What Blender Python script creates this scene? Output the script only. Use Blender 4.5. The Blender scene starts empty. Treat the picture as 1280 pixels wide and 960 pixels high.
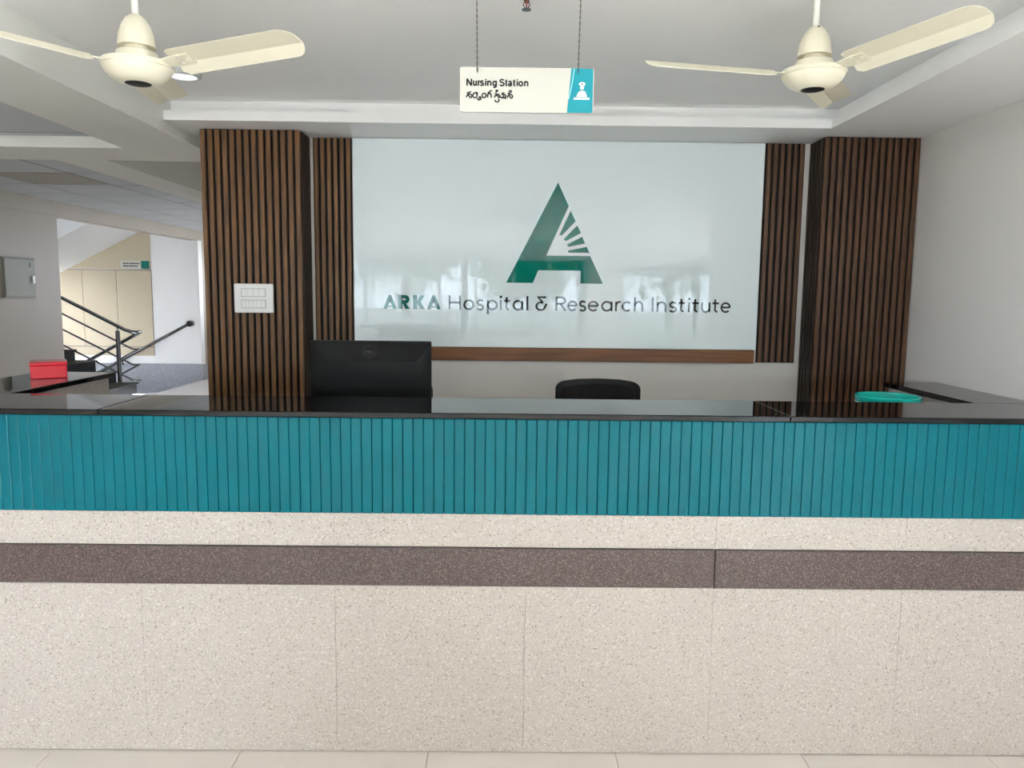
import bpy, bmesh, math, random
from mathutils import Matrix, Vector
random.seed(7)
SC = bpy.context.scene
COL = SC.collection
R = math.radians

# ------------------------------------------------------------------ camera
CAM_H = 1.5
def make_camera():
    f, pi, ro, ya = 963.77, R(6.694), R(0.6475), R(0.4306)
    fw = Vector((math.sin(ya)*math.cos(pi), math.cos(ya)*math.cos(pi), -math.sin(pi)))
    r = Vector((math.cos(ya), -math.sin(ya), 0)); u = r.cross(fw)
    r2 = math.cos(ro)*r + math.sin(ro)*u; u2 = -math.sin(ro)*r + math.cos(ro)*u
    cd = bpy.data.cameras.new('camera'); cd.sensor_width = 36; cd.lens = f*36/1280
    cd.clip_start = 0.02; cd.clip_end = 300
    co = bpy.data.objects.new('camera', cd); COL.objects.link(co)
    m = Matrix((r2, u2, -fw)).transposed().to_4x4(); m.translation = (0, 0, CAM_H)
    co.matrix_world = m; SC.camera = co
make_camera()

# ------------------------------------------------------------------ world (bright overcast daylight) and exposure
SKY = 9.0
w = bpy.data.worlds.new('overcast_sky'); SC.world = w; w.use_nodes = True
bg = w.node_tree.nodes['Background']; bg.inputs[0].default_value = (0.90, 0.955, 1.07, 1); bg.inputs[1].default_value = SKY
vs = SC.view_settings
vs.view_transform = 'Standard'; vs.look = 'None'; vs.gamma = 1.0; vs.use_curve_mapping = False
vs.exposure = 2.58
SC.cycles.max_bounces = 14; SC.cycles.diffuse_bounces = 8; SC.cycles.glossy_bounces = 6
SC.cycles.sample_clamp_indirect = 8.0

def portal(name, loc, sx, sz, rot):
    l = bpy.data.lights.new(name, 'AREA'); l.shape = 'RECTANGLE'; l.size = sx; l.size_y = sz
    l.cycles.is_portal = True
    o = bpy.data.objects.new(name, l); COL.objects.link(o); o.location = loc; o.rotation_euler = rot
XLW = -5.10
YF = -6.0          # window wall behind the camera
LINT, SILL = 2.10, 0.75
portal('window_portal', (-1.85, YF-0.12, (LINT+SILL)/2), 6.5, LINT-SILL, (R(90), 0, 0))
portal('door_portal', (3.1, YF-0.12, 1.05), 2.2, 2.1, (R(90), 0, 0))
portal('stair_portal', (-9.62, 10.7, 2.05), 0.9, 0.6, (0, R(-90), 0))
portal('left_portal', (XLW-0.12, -3.75, (LINT+SILL)/2), LINT-SILL, 3.5, (0, R(-90), 0))
portal('right_portal', (5.12, -2.75, 1.15), 1.9, 5.5, (0, R(90), 0))
portal('passage_portal', (-3.2, 14.72, 1.75), 2.2, 0.7, (R(-90), 0, 0))

# ------------------------------------------------------------------ materials
def lin(c):
    c = c/255.0
    return c/12.92 if c <= 0.04045 else ((c+0.055)/1.055)**2.4
def rgb(*c): return (lin(c[0]), lin(c[1]), lin(c[2]), 1)
def mat(name, col, rough=0.5, var=0.06, scale=6.0, metal=0.0, coat=0.0, bump=0.0, stretch=None, ior=1.5, alpha=None, trans=0.0):
    m = bpy.data.materials.new(name); m.use_nodes = True
    nt = m.node_tree; b = nt.nodes['Principled BSDF']
    tc = nt.nodes.new('ShaderNodeTexCoord'); mp = nt.nodes.new('ShaderNodeMapping')
    nz = nt.nodes.new('ShaderNodeTexNoise'); nz.inputs['Scale'].default_value = scale; nz.inputs['Detail'].default_value = 5
    if stretch: mp.inputs['Scale'].default_value = stretch
    geo = nt.nodes.new('ShaderNodeNewGeometry')
    nt.links.new(geo.outputs['Position'], mp.inputs['Vector']); nt.links.new(mp.outputs[0], nz.inputs['Vector'])
    mx = nt.nodes.new('ShaderNodeMix'); mx.data_type = 'RGBA'
    c = rgb(*col)
    mx.inputs[6].default_value = tuple(x*(1-var) for x in c[:3])+(1,)
    mx.inputs[7].default_value = tuple(min(1, x*(1+var)) for x in c[:3])+(1,)
    nt.links.new(nz.outputs[0], mx.inputs[0]); nt.links.new(mx.outputs[2], b.inputs['Base Color'])
    b.inputs['Roughness'].default_value = rough; b.inputs['Metallic'].default_value = metal
    b.inputs['IOR'].default_value = ior
    if coat: b.inputs['Coat Weight'].default_value = coat; b.inputs['Coat Roughness'].default_value = 0.03
    if trans: b.inputs['Transmission Weight'].default_value = trans
    if bump:
        bp = nt.nodes.new('ShaderNodeBump'); bp.inputs['Strength'].default_value = bump; bp.inputs['Distance'].default_value = 0.002
        nt.links.new(nz.outputs[0], bp.inputs['Height']); nt.links.new(bp.outputs[0], b.inputs['Normal'])
    return m
def speckle(name, base, dark, light, scale=170, rough=0.35, dk=0.10, lt=0.12, bright=None):
    """stone with dark and light grains"""
    m = bpy.data.materials.new(name); m.use_nodes = True
    nt = m.node_tree; b = nt.nodes['Principled BSDF']; N = nt.nodes.new; L = nt.links.new
    geo = N('ShaderNodeNewGeometry')
    nz = N('ShaderNodeTexNoise'); nz.inputs['Scale'].default_value = 3.0; nz.inputs['Detail'].default_value = 4
    L(geo.outputs['Position'], nz.inputs['Vector'])
    n2 = N('ShaderNodeTexNoise'); n2.inputs['Scale'].default_value = scale*0.9; n2.inputs['Detail'].default_value = 3
    L(geo.outputs['Position'], n2.inputs['Vector'])
    vo = N('ShaderNodeTexVoronoi'); vo.inputs['Scale'].default_value = scale
    L(geo.outputs['Position'], vo.inputs['Vector'])
    sep = N('ShaderNodeSeparateColor'); L(vo.outputs['Color'], sep.inputs[0])
    def mix(fac, a, bb):
        mx = N('ShaderNodeMix'); mx.data_type = 'RGBA'
        if isinstance(fac, float): mx.inputs[0].default_value = fac
        else: L(fac, mx.inputs[0])
        for i, s in ((6, a), (7, bb)):
            if isinstance(s, tuple): mx.inputs[i].default_value = s
            else: L(s, mx.inputs[i])
        return mx.outputs[2]
    def ramp(sock, lo, hi):
        r = N('ShaderNodeMapRange'); r.inputs[1].default_value = lo; r.inputs[2].default_value = hi; L(sock, r.inputs[0]); return r.outputs[0]
    cb = rgb(*base)
    c0 = mix(nz.outputs[0], tuple(x*0.93 for x in cb[:3])+(1,), tuple(min(1, x*1.06) for x in cb[:3])+(1,))
    c0 = mix(ramp(n2.outputs[0], 0.35, 0.75), c0, tuple(x*0.80 for x in cb[:3])+(1,))
    c1 = mix(ramp(sep.outputs[0], 1-dk, 1-dk*0.6), c0, rgb(*dark))
    c2 = mix(ramp(sep.outputs[1], 1-lt, 1-lt*0.6), c1, rgb(*light))
    L(c2, b.inputs['Base Color']); b.inputs['Roughness'].default_value = rough
    return m
def wood(name, c1, c2, rough=0.45, sc=(60, 60, 3)):
    m = bpy.data.materials.new(name); m.use_nodes = True
    nt = m.node_tree; b = nt.nodes['Principled BSDF']; N = nt.nodes.new; L = nt.links.new
    geo = N('ShaderNodeNewGeometry'); oi = N('ShaderNodeObjectInfo')
    mp = N('ShaderNodeMapping'); L(geo.outputs['Position'], mp.inputs['Vector']); mp.inputs['Scale'].default_value = sc
    ad = N('ShaderNodeVectorMath'); ad.operation = 'ADD'; L(mp.outputs[0], ad.inputs[0])
    ml = N('ShaderNodeVectorMath'); ml.operation = 'SCALE'; ml.inputs[0].default_value = (13, 7, 31); L(oi.outputs['Random'], ml.inputs['Scale'])
    L(ml.outputs[0], ad.inputs[1])
    nz = N('ShaderNodeTexNoise'); nz.inputs['Scale'].default_value = 1.6; nz.inputs['Detail'].default_value = 6; L(ad.outputs[0], nz.inputs['Vector'])
    mr = N('ShaderNodeMapRange'); mr.inputs[1].default_value = 0.3; mr.inputs[2].default_value = 0.7; L(nz.outputs[0], mr.inputs[0])
    mx = N('ShaderNodeMix'); mx.data_type = 'RGBA'; mx.inputs[6].default_value = rgb(*c1); mx.inputs[7].default_value = rgb(*c2); L(mr.outputs[0], mx.inputs[0])
    L(mx.outputs[2], b.inputs['Base Color']); b.inputs['Roughness'].default_value = rough
    return m
def emit(name, col, s):
    m = bpy.data.materials.new(name); m.use_nodes = True
    b = m.node_tree.nodes['Principled BSDF']; b.inputs['Base Color'].default_value = rgb(*col)
    b.inputs['Emission Color'].default_value = rgb(*col); b.inputs['Emission Strength'].default_value = s
    return m

M = dict(
    wall=mat('painted_wall', (224, 221, 217), 0.6, 0.02, 2, bump=0.05),
    beige=mat('beige_wall_paint', (182, 174, 162), 0.6, 0.03, 2),
    white=mat('white_paint', (246, 246, 245), 0.55, 0.015, 3),
    ceil=mat('ceiling_paint', (243, 244, 243), 0.7, 0.015, 2),
    beampaint=mat('beam_paint', (224, 224, 218), 0.7, 0.015, 2),
    ctile=mat('ceiling_tile_board', (196, 200, 204), 0.85, 0.03, 60),
    cvent=mat('ceiling_vent_board', (170, 166, 158), 0.8, 0.04, 60),
    grid=mat('dark_grid', (46, 48, 50), 0.6),
    glasspanel=mat('back_painted_glass', (230, 242, 246), 0.012, 0.01, 2, ior=1.52),
    emblem=mat('emblem_teal', (0, 116, 104), 0.02, 0.03, 3, ior=1.52),
    letter=mat('letter_black', (16, 26, 30), 0.02, 0.02, 3, ior=1.52),
    wood=wood('walnut_slat', (84, 56, 28), (132, 92, 50)),
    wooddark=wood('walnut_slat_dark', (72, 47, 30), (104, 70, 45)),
    ledge=wood('reddish_walnut', (108, 66, 34), (140, 90, 50), 0.45, (3, 60, 60)),
    woodshade=wood('walnut_side_shade', (34, 24, 16), (52, 38, 26)),  # walnut with the shade of the column sides put into its colour
    groove=mat('black_backing', (14, 11, 9), 0.8),
    teal=mat('teal_gloss_paint', (0, 103, 115), 0.24, 0.10, 5, bump=0.04, ior=1.28),
    tealgap=mat('teal_groove', (0, 62, 70), 0.6),
    tile=speckle('cream_terrazzo_tile', (197, 188, 179), (154, 142, 129), (210, 203, 195), 250, 0.30, 0.07, 0.08),
    band=speckle('brown_granite_band', (92, 78, 75), (66, 54, 52), (122, 108, 103), 330, 0.28, 0.22, 0.2),
    grout=mat('white_grout', (236, 230, 218), 0.8),
    brick=mat('masonry_core', (180, 172, 160), 0.9),
    granite=mat('black_granite', (11, 12, 14), 0.04, 0.25, 90, ior=1.42),
    floor=mat('vitrified_floor_tile', (226, 219, 211), 0.16, 0.03, 3),
    fgrout=mat('floor_grout', (190, 178, 160), 0.8),
    cream=mat('cream_enamel', (234, 229, 207), 0.3, 0.02, 5),
    rodwhite=mat('white_enamel', (238, 238, 232), 0.35, 0.02, 5),
    black=mat('black_plastic', (14, 15, 17), 0.35, 0.1, 40),
    blackgloss=mat('black_monitor_shell', (9, 12, 15), 0.42, 0.1, 20, ior=1.42),
    fabric=mat('black_mesh_fabric', (18, 18, 20), 0.85, 0.2, 200),
    steel=mat('dark_polished_steel', (104, 106, 106), 0.2, 0.05, 10, metal=1.0),
    chrome=mat('bright_steel', (190, 192, 192), 0.18, 0.03, 10, metal=1.0),
    signwhite=mat('ivory_acrylic', (218, 217, 207), 0.3, 0.02, 5),
    signteal=mat('sign_teal_vinyl', (0, 160, 176), 0.3, 0.03, 8),
    signcyan=mat('sign_pale_cyan', (160, 236, 240), 0.3, 0.02, 8),
    ink=mat('black_ink', (18, 18, 18), 0.5),
    plate=mat('white_switch_plastic', (240, 240, 238), 0.3, 0.01, 8),
    platedark=mat('switch_seam_grey', (196, 200, 198), 0.4, 0.01, 8),
    red=mat('red_plastic', (232, 14, 44), 0.25, 0.05, 15, coat=0.3),
    turq=mat('turquoise_plastic', (26, 188, 176), 0.22, 0.04, 12),
    boxgrey=mat('grey_green_enamel', (156, 157, 145), 0.6, 0.02, 8),
    panel=mat('beige_cladding_board', (208, 195, 168), 0.5, 0.05, 1.5),
    greytile=speckle('grey_wainscot_tile', (166, 169, 177), (156, 159, 167), (176, 179, 187), 40, 0.3),
    stairblack=mat('black_stair_granite', (12, 13, 12), 0.6, 0.2, 80, ior=1.3),
    alu=mat('window_frame_aluminium', (200, 202, 204), 0.4, 0.02, 8, metal=0.3),
    ground=mat('outside_paving', (170, 166, 156), 0.9, 0.1, 1),
    leaf=mat('tree_leaf', (88, 128, 56), 0.5, 0.35, 3),
    bark=mat('tree_bark', (96, 78, 62), 0.9, 0.2, 10),
    hedge=mat('hedge_leaf', (120, 160, 70), 0.5, 0.35, 5),
    lamp=emit('lamp_diffuser', (246, 246, 250), 0.12),
    brass=mat('bronze_metal', (92, 60, 52), 0.4, 0.1, 20, metal=0.8),
    redbulb=mat('red_glass_bulb', (130, 20, 24), 0.15, 0.05, 20),
)
def glass_mat(name, c):
    m = bpy.data.materials.new(name); m.use_nodes = True
    nt = m.node_tree; nt.nodes.remove(nt.nodes['Principled BSDF'])
    t = nt.nodes.new('ShaderNodeBsdfTransparent'); g = nt.nodes.new('ShaderNodeBsdfGlossy'); g.inputs['Roughness'].default_value = 0.0
    mx = nt.nodes.new('ShaderNodeMixShader'); fr = nt.nodes.new('ShaderNodeFresnel'); fr.inputs[0].default_value = 1.45
    t.inputs[0].default_value = c
    nt.links.new(fr.outputs[0], mx.inputs[0]); nt.links.new(t.outputs[0], mx.inputs[1]); nt.links.new(g.outputs[0], mx.inputs[2])
    nt.links.new(mx.outputs[0], nt.nodes['Material Output'].inputs[0])
    return m
M['glass'] = glass_mat('clear_window_glass', (0.955, 0.96, 0.96, 1))
M['tint'] = glass_mat('dimmed_window_glass', (0.38, 0.40, 0.40, 1))  # dark tint added to dim the sky reflected in the sign board

# ------------------------------------------------------------------ object helpers
class MB:
    """collects shapes into one mesh"""
    def __init__(s): s.v = []; s.f = []; s.sm = []
    def add(s, v, f, smooth=False):
        o = len(s.v); s.v += [tuple(p) for p in v]; s.f += [tuple(i+o for i in q) for q in f]; s.sm += [smooth]*len(f); return s
    def box(s, lo, hi, mtx=None):
        x0, y0, z0 = lo; x1, y1, z1 = hi
        v = [Vector(p) for p in ((x0,y0,z0),(x1,y0,z0),(x1,y1,z0),(x0,y1,z0),(x0,y0,z1),(x1,y0,z1),(x1,y1,z1),(x0,y1,z1))]
        if mtx: v = [mtx @ p for p in v]
        return s.add(v, [(0,3,2,1),(4,5,6,7),(0,1,5,4),(1,2,6,5),(2,3,7,6),(3,0,4,7)])
    def bbox(s, lo, hi, b=0.002, mtx=None):
        """box with chamfered edges"""
        bm = bmesh.new(); bmesh.ops.create_cube(bm, size=1)
        for v in bm.verts: v.co = Vector([lo[i] + (v.co[i]+.5)*(hi[i]-lo[i]) for i in range(3)])
        bmesh.ops.bevel(bm, geom=bm.edges[:], offset=b, segments=1, profile=0.5, affect='EDGES')
        bm.verts.index_update()
        v = [mtx @ q.co if mtx else q.co.copy() for q in bm.verts]; f = [[q.index for q in fc.verts] for fc in bm.faces]
        bm.free(); return s.add(v, f)
    def lathe(s, prof, c=(0,0,0), n=28, cap=True):
        v = []; f = []
        for (r, z) in prof:
            for k in range(n):
                a = 2*math.pi*k/n; v.append((c[0]+r*math.cos(a), c[1]+r*math.sin(a), c[2]+z))
        for i in range(len(prof)-1):
            for k in range(n):
                k2 = (k+1) % n; f.append((i*n+k, i*n+k2, (i+1)*n+k2, (i+1)*n+k))
        s.add(v, f, True)
        if cap:
            o = len(v); L = len(prof)-1
            if prof[0][0] > 1e-4: s.add([v[k] for k in range(n)], [tuple(range(n-1, -1, -1))])
            if prof[L][0] > 1e-4: s.add([v[L*n+k] for k in range(n)], [tuple(range(n))])
        return s
    def tube(s, pts, r, n=10, closed=False):
        pts = [Vector(p) for p in pts]; m = len(pts); v = []; f = []
        up = None
        for i, p in enumerate(pts):
            a = pts[i-1] if (i > 0 or closed) else p; b = pts[(i+1) % m] if (i < m-1 or closed) else p
            t = (b-a).normalized()
            if up is None:
                up = Vector((0,0,1)) if abs(t.z) < 0.9 else Vector((1,0,0))
            x = t.cross(up).normalized(); y = x.cross(t).normalized(); up = y
            for k in range(n):
                q = 2*math.pi*k/n; v.append(p + (x*math.cos(q)+y*math.sin(q))*r)
        for i in range(m if closed else m-1):
            j = (i+1) % m
            for k in range(n):
                k2 = (k+1) % n; f.append((i*n+k, j*n+k, j*n+k2, i*n+k2))
        s.add(v, f, True)
        if not closed:
            s.add(v[:n], [tuple(range(n))]); s.add(v[-n:], [tuple(range(n-1, -1, -1))])
        return s
    def prism(s, poly, d0, d1, fn):
        """extrude a 2-D outline; fn(u, v, d) gives the 3-D point"""
        n = len(poly)
        v = [fn(a, b, d0) for a, b in poly] + [fn(a, b, d1) for a, b in poly]
        f = [tuple(range(n)), tuple(range(2*n-1, n-1, -1))] + [(i, n+i, n+(i+1) % n, (i+1) % n) for i in range(n)]
        return s.add(v, f)
    def mesh(s, name):
        me = bpy.data.meshes.new(name); me.from_pydata(s.v, [], s.f)
        me.polygons.foreach_set('use_smooth', s.sm)
        bm = bmesh.new(); bm.from_mesh(me); bmesh.ops.recalc_face_normals(bm, faces=bm.faces[:]); bm.to_mesh(me); bm.free()
        me.set_sharp_from_angle(angle=R(32)); me.update(); return me
def link(name, me, m, parent=None, loc=(0,0,0)):
    o = bpy.data.objects.new(name, me); COL.objects.link(o)
    if me is not None and m is not None and not me.materials: me.materials.append(M[m] if isinstance(m, str) else m)
    o.parent = parent; o.location = loc; return o
def part(name, mb, m, parent=None, label=None, world=False):
    """one mesh object; with world=True the shape is in scene coordinates although the parent has its own place"""
    if world and parent is not None:
        p = parent; off = Vector((0,0,0))
        while p is not None: off += p.location; p = p.parent
        mb.v = [(x-off.x, y-off.y, z-off.z) for x, y, z in mb.v]
    o = link(name, mb.mesh(name), m, parent)
    if label: o['label'] = label
    return o
def thing(name, label, cat, loc=(0,0,0), rz=0.0, group=None):
    o = bpy.data.objects.new(name, None); COL.objects.link(o); o.location = loc; o.rotation_euler = (0,0,rz)
    o.empty_display_size = 0.05
    return tag(o, label, cat, group)
def tag(o, label, cat, group=None):
    o['label'] = label; o['category'] = cat
    if group: o['group'] = group
    return o
def struct(name, mb, m, label=None):
    o = part(name, mb, m); o['kind'] = 'structure'
    if label: o['label'] = label
    return o
def strip(mb, pts, wd, fn, closed=False):
    """flat pen stroke of constant width along 2-D points"""
    P = [Vector(p) for p in pts]; n = len(P); lft = []; rgt = []
    for i in range(n):
        a = P[i-1] if (i > 0 or closed) else None; b = P[(i+1) % n] if (i < n-1 or closed) else None
        d1 = (P[i]-a).normalized() if a is not None and (P[i]-a).length > 1e-9 else None
        d2 = (b-P[i]).normalized() if b is not None and (b-P[i]).length > 1e-9 else None
        d1 = d1 or d2; d2 = d2 or d1
        n1 = Vector((-d1.y, d1.x)); n2 = Vector((-d2.y, d2.x)); nn = (n1+n2)
        nn = nn.normalized() if nn.length > 1e-6 else n1
        k = 1/max(0.5, nn.dot(n1)); lft.append(P[i]+nn*wd/2*k); rgt.append(P[i]-nn*wd/2*k)
    v = [fn(p.x, p.y) for p in lft+rgt]
    mb.add(v, [(i, (i+1) % n, n+(i+1) % n, n+i) for i in range(n if closed else n-1)])
def arc(cx, cy, rx, ry, a0, a1, n=14):
    return [(cx+rx*math.cos(R(a0+(a1-a0)*i/n)), cy+ry*math.sin(R(a0+(a1-a0)*i/n))) for i in range(n+1)]
def rrect(x0, y0, x1, y1, r, n=4):
    return arc(x1-r, y1-r, r, r, 0, 90, n)+arc(x0+r, y1-r, r, r, 90, 180, n)+arc(x0+r, y0+r, r, r, 180, 270, n)+arc(x1-r, y0+r, r, r, 270, 360, n)

# ------------------------------------------------------------------ measures of the place
YC, YB, YK = 2.373, 3.833, 3.653      # counter front, back wall, column fronts
ZT = 1.130                            # counter top
ZS, ZL, ZC = 2.236, 2.279, 2.335      # soffit, lip, tray ceiling
YS = 3.487                            # soffit edge
XW = 1.909                            # right wall
XB0, XB1, ZB = -1.889, -1.508, 2.186  # beam
XL = -5.10                            # left wall
ZP = 2.47                             # passage ceiling
YO, YE = 8.90, 12.90                  # stair opening

# ------------------------------------------------------------------ the shell
def shell():
    # floor: bed and laid tiles
    fb = MB().box((XL, YF, -0.12), (5.0, 14.6, -0.004)); fb.box((XL-0.12, YO, -0.12), (XL, 11.22, -0.004))
    fl = struct('floor', fb, 'fgrout')
    p = 0.614; tm = MB().bbox((0.001, 0.001, -0.004), (p-0.001, p-0.001, 0.0), 0.0008).mesh('floor_tile'); tm.materials.append(M['floor'])
    nx = int((5.0-XL)/p)
    x0 = -0.243 - 8*p
    tiles = 0
    for j in range(14):
        for i in range(18):
            x = x0 - 0*p + i*p; y = YC + 0.33 - (j+1)*p
            if x < XL-0.3 or x+p > 5.0: continue
            if x < XL: continue
            link('floor_tile', tm, None, fl, (x, y, 0))
    rest = MB()
    rest.box((XL, YC+0.33, -0.004), (5.0, 14.6, 0.0)); rest.box((XL-0.12, YO, -0.004), (XL, 11.22, 0.0))
    ft = part('floor_screed', rest, 'floor', fl)
    # back wall
    struct('wall_back', MB().box((-1.45, YB, 0), (XW, YB+0.15, 2.6)), 'wall')
    # right wall
    struct('wall_right', MB().box((XW, 0.3, 0), (XW+0.15, YB+0.15, 2.6)), 'wall')
    struct('wall_side', MB().box((XW+0.15, 0.3, 0), (5.0, 0.45, 2.6)), 'wall')
    wo = MB().box((5.0, YF, 0), (5.15, 0.45, 0.2)); wo.box((5.0, YF, 2.1), (5.15, 0.45, 2.6)); wo.box((5.0, 0.0, 0.2), (5.15, 0.45, 2.1)); wo.box((5.0, YF, 0.2), (5.15, -5.5, 2.1))
    struct('wall_outer', wo, 'wall')
    def added_side_window(name, x, ys, z0, z1):
        f = MB().box((x-0.03, ys[0], z0), (x+0.03, ys[-1], z0+0.04)); f.box((x-0.03, ys[0], z1-0.04), (x+0.03, ys[-1], z1))
        for y in ys: f.box((x-0.03, y-0.02, z0+0.04), (x+0.03, y+0.02, z1-0.04))
        wdw = struct(name, f, 'alu')
        for a, b in zip(ys, ys[1:]): part('pane', MB().box((x-0.004, a+0.02, z0+0.04), (x+0.004, b-0.02, z1-0.04)), 'glass', wdw)
    added_side_window('window_7', 5.08, [-5.48, -4.1, -2.75, -1.4, -0.02], 0.2, 2.1)  # right side window, added out of view to brighten the interior
    added_side_window('window_8', XL-0.08, [-5.48, -4.3, -3.15, -2.02], SILL, LINT)  # left side window, likewise added unseen for more daylight
    # left wall with the header over the stair opening
    lw = MB().box((XL-0.15, YF, 0), (XL, YO, SILL)); lw.box((XL-0.15, YF, LINT), (XL, YO, 2.31)); lw.box((XL-0.15, YF, SILL), (XL, -5.5, LINT)); lw.box((XL-0.15, -2.0, SILL), (XL, YO, LINT)); lw.box((XL-0.15, YE+0.15, 0), (XL, 14.6, 2.31))
    struct('wall_left', lw, 'beige')
    struct('trim_1', MB().box((XL-0.15, YF, 2.31), (XL+0.02, 14.6, 2.6)), 'beige')
    # passage
    struct('wall_passage', MB().box((-1.45, YB+0.15, 0), (-1.30, 14.6, 2.6)), 'wall')
    we = MB().box((XL-0.15, 14.6, 0), (-4.3, 14.75, 2.6)); we.box((-2.1, 14.6, 0), (-1.30, 14.75, 2.6)); we.box((-4.3, 14.6, 0), (-2.1, 14.75, 1.4)); we.box((-4.3, 14.6, 2.1), (-2.1, 14.75, 2.6))
    struct('wall_end', we, 'wall')
    wf = MB()
    for x in (-4.3, -3.22, -2.14): wf.box((x, 14.65, 1.4), (x+0.04, 14.7, 2.1))
    wf.box((-4.26, 14.65, 1.4), (-3.22, 14.7, 1.44)); wf.box((-3.18, 14.65, 1.4), (-2.14, 14.7, 1.44))
    wn = struct('window_9', wf, 'alu')  # end window added behind the column to light the passage
    for a, b in ((-4.26, -3.22), (-3.18, -2.14)): part('pane', MB().box((a, 14.67, 1.44), (b, 14.676, 2.1)), 'glass', wn)
    struct('baseboard_left', MB().box((XL, YE+0.02, 0), (XL+0.012, 14.6, 0.26)), 'greytile')
    # tray ceiling, soffits and beams
    struct('ceiling', MB().box((XB1, YF, ZC), (XW, YB, 2.6)), 'ceil')
    struct('trim_2', MB().box((XB1, YS, ZS), (XW, YB, ZL)), 'white')
    struct('trim_3', MB().box((XB1, YS+0.08, ZL), (XW, YB, ZC)), 'white')
    struct('trim_4', MB().box((1.418, YF, ZS), (XW, YS, ZL)), 'white')
    struct('trim_5', MB().box((1.475, YF, ZL), (XW, YS+0.08, ZC)), 'white')
    struct('trim_6', MB().box((XB0, YF, ZB), (XB1, YB+0.44, 2.6)), 'beampaint')
    struct('trim_7', MB().box((XL, 3.898, ZB), (XB0, YB+0.44, 2.6)), 'beampaint')
    struct('trim_8', MB().box((XB1, YB+0.15, ZB), (-1.45, YB+0.44, 2.6)), 'beampaint')
    struct('trim_9', MB().box((-2.43, YB+0.44, ZB), (-2.16, 14.6, 2.6)), 'beampaint')
    struct('ceiling_side', MB().box((XW, YF, ZS), (5.0, 0.45, 2.6)), 'ceil')
    struct('ceiling_passage', MB().box((-2.16, YB+0.44, ZP), (-1.45, 14.6, 2.6)), 'beampaint')
    # the roof slab keeps daylight out of the ceiling voids
    struct('ceiling_slab', MB().box((XL-0.15, YF-0.15, 2.6), (5.15, 14.75, 2.75)), 'white')
    # tiled false ceilings of the left bay and the passage
    def grid_ceiling(name, x0, x1, y0, y1, z, gx, gy, p, vents=()):
        g = struct(name, MB().box((x0, y0, z+0.003), (x1, y1, z+0.03)), 'grid')
        xs = sorted([x0, x1] + [gx+k*p for k in range(-12, 13) if x0+0.02 < gx+k*p < x1-0.02])
        ys = sorted([y0, y1] + [gy+k*p for k in range(-25, 25) if y0+0.02 < gy+k*p < y1-0.02])
        cache = {}
        for a, b in zip(xs, xs[1:]):
            for c, d in zip(ys, ys[1:]):
                v = any(abs(a-q[0]) < .05 and abs(c-q[1]) < .05 for q in vents)
                key = (round(b-a, 3), round(d-c, 3), v)
                if key not in cache:
                    cache[key] = MB().box((0.010, 0.012, 0), (b-a-0.010, d-c-0.012, 0.003)).mesh('ceiling_tile')
                    cache[key].materials.append(M['cvent' if v else 'ctile'])
                o = link('ceiling_tile', cache[key], None, g, (a, c, z))
                if v: o['label'] = 'darker vent tile'
    grid_ceiling('ceiling_left', XL+0.02, -2.43, YB+0.44, 14.6, ZP, -3.717, 6.72, 0.713, [(-4.43, 6.72)])
    grid_ceiling('ceiling_bay', XL, XB0, YF, 3.898, 2.238, -2.56, 3.2, 0.62)
shell()

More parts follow.
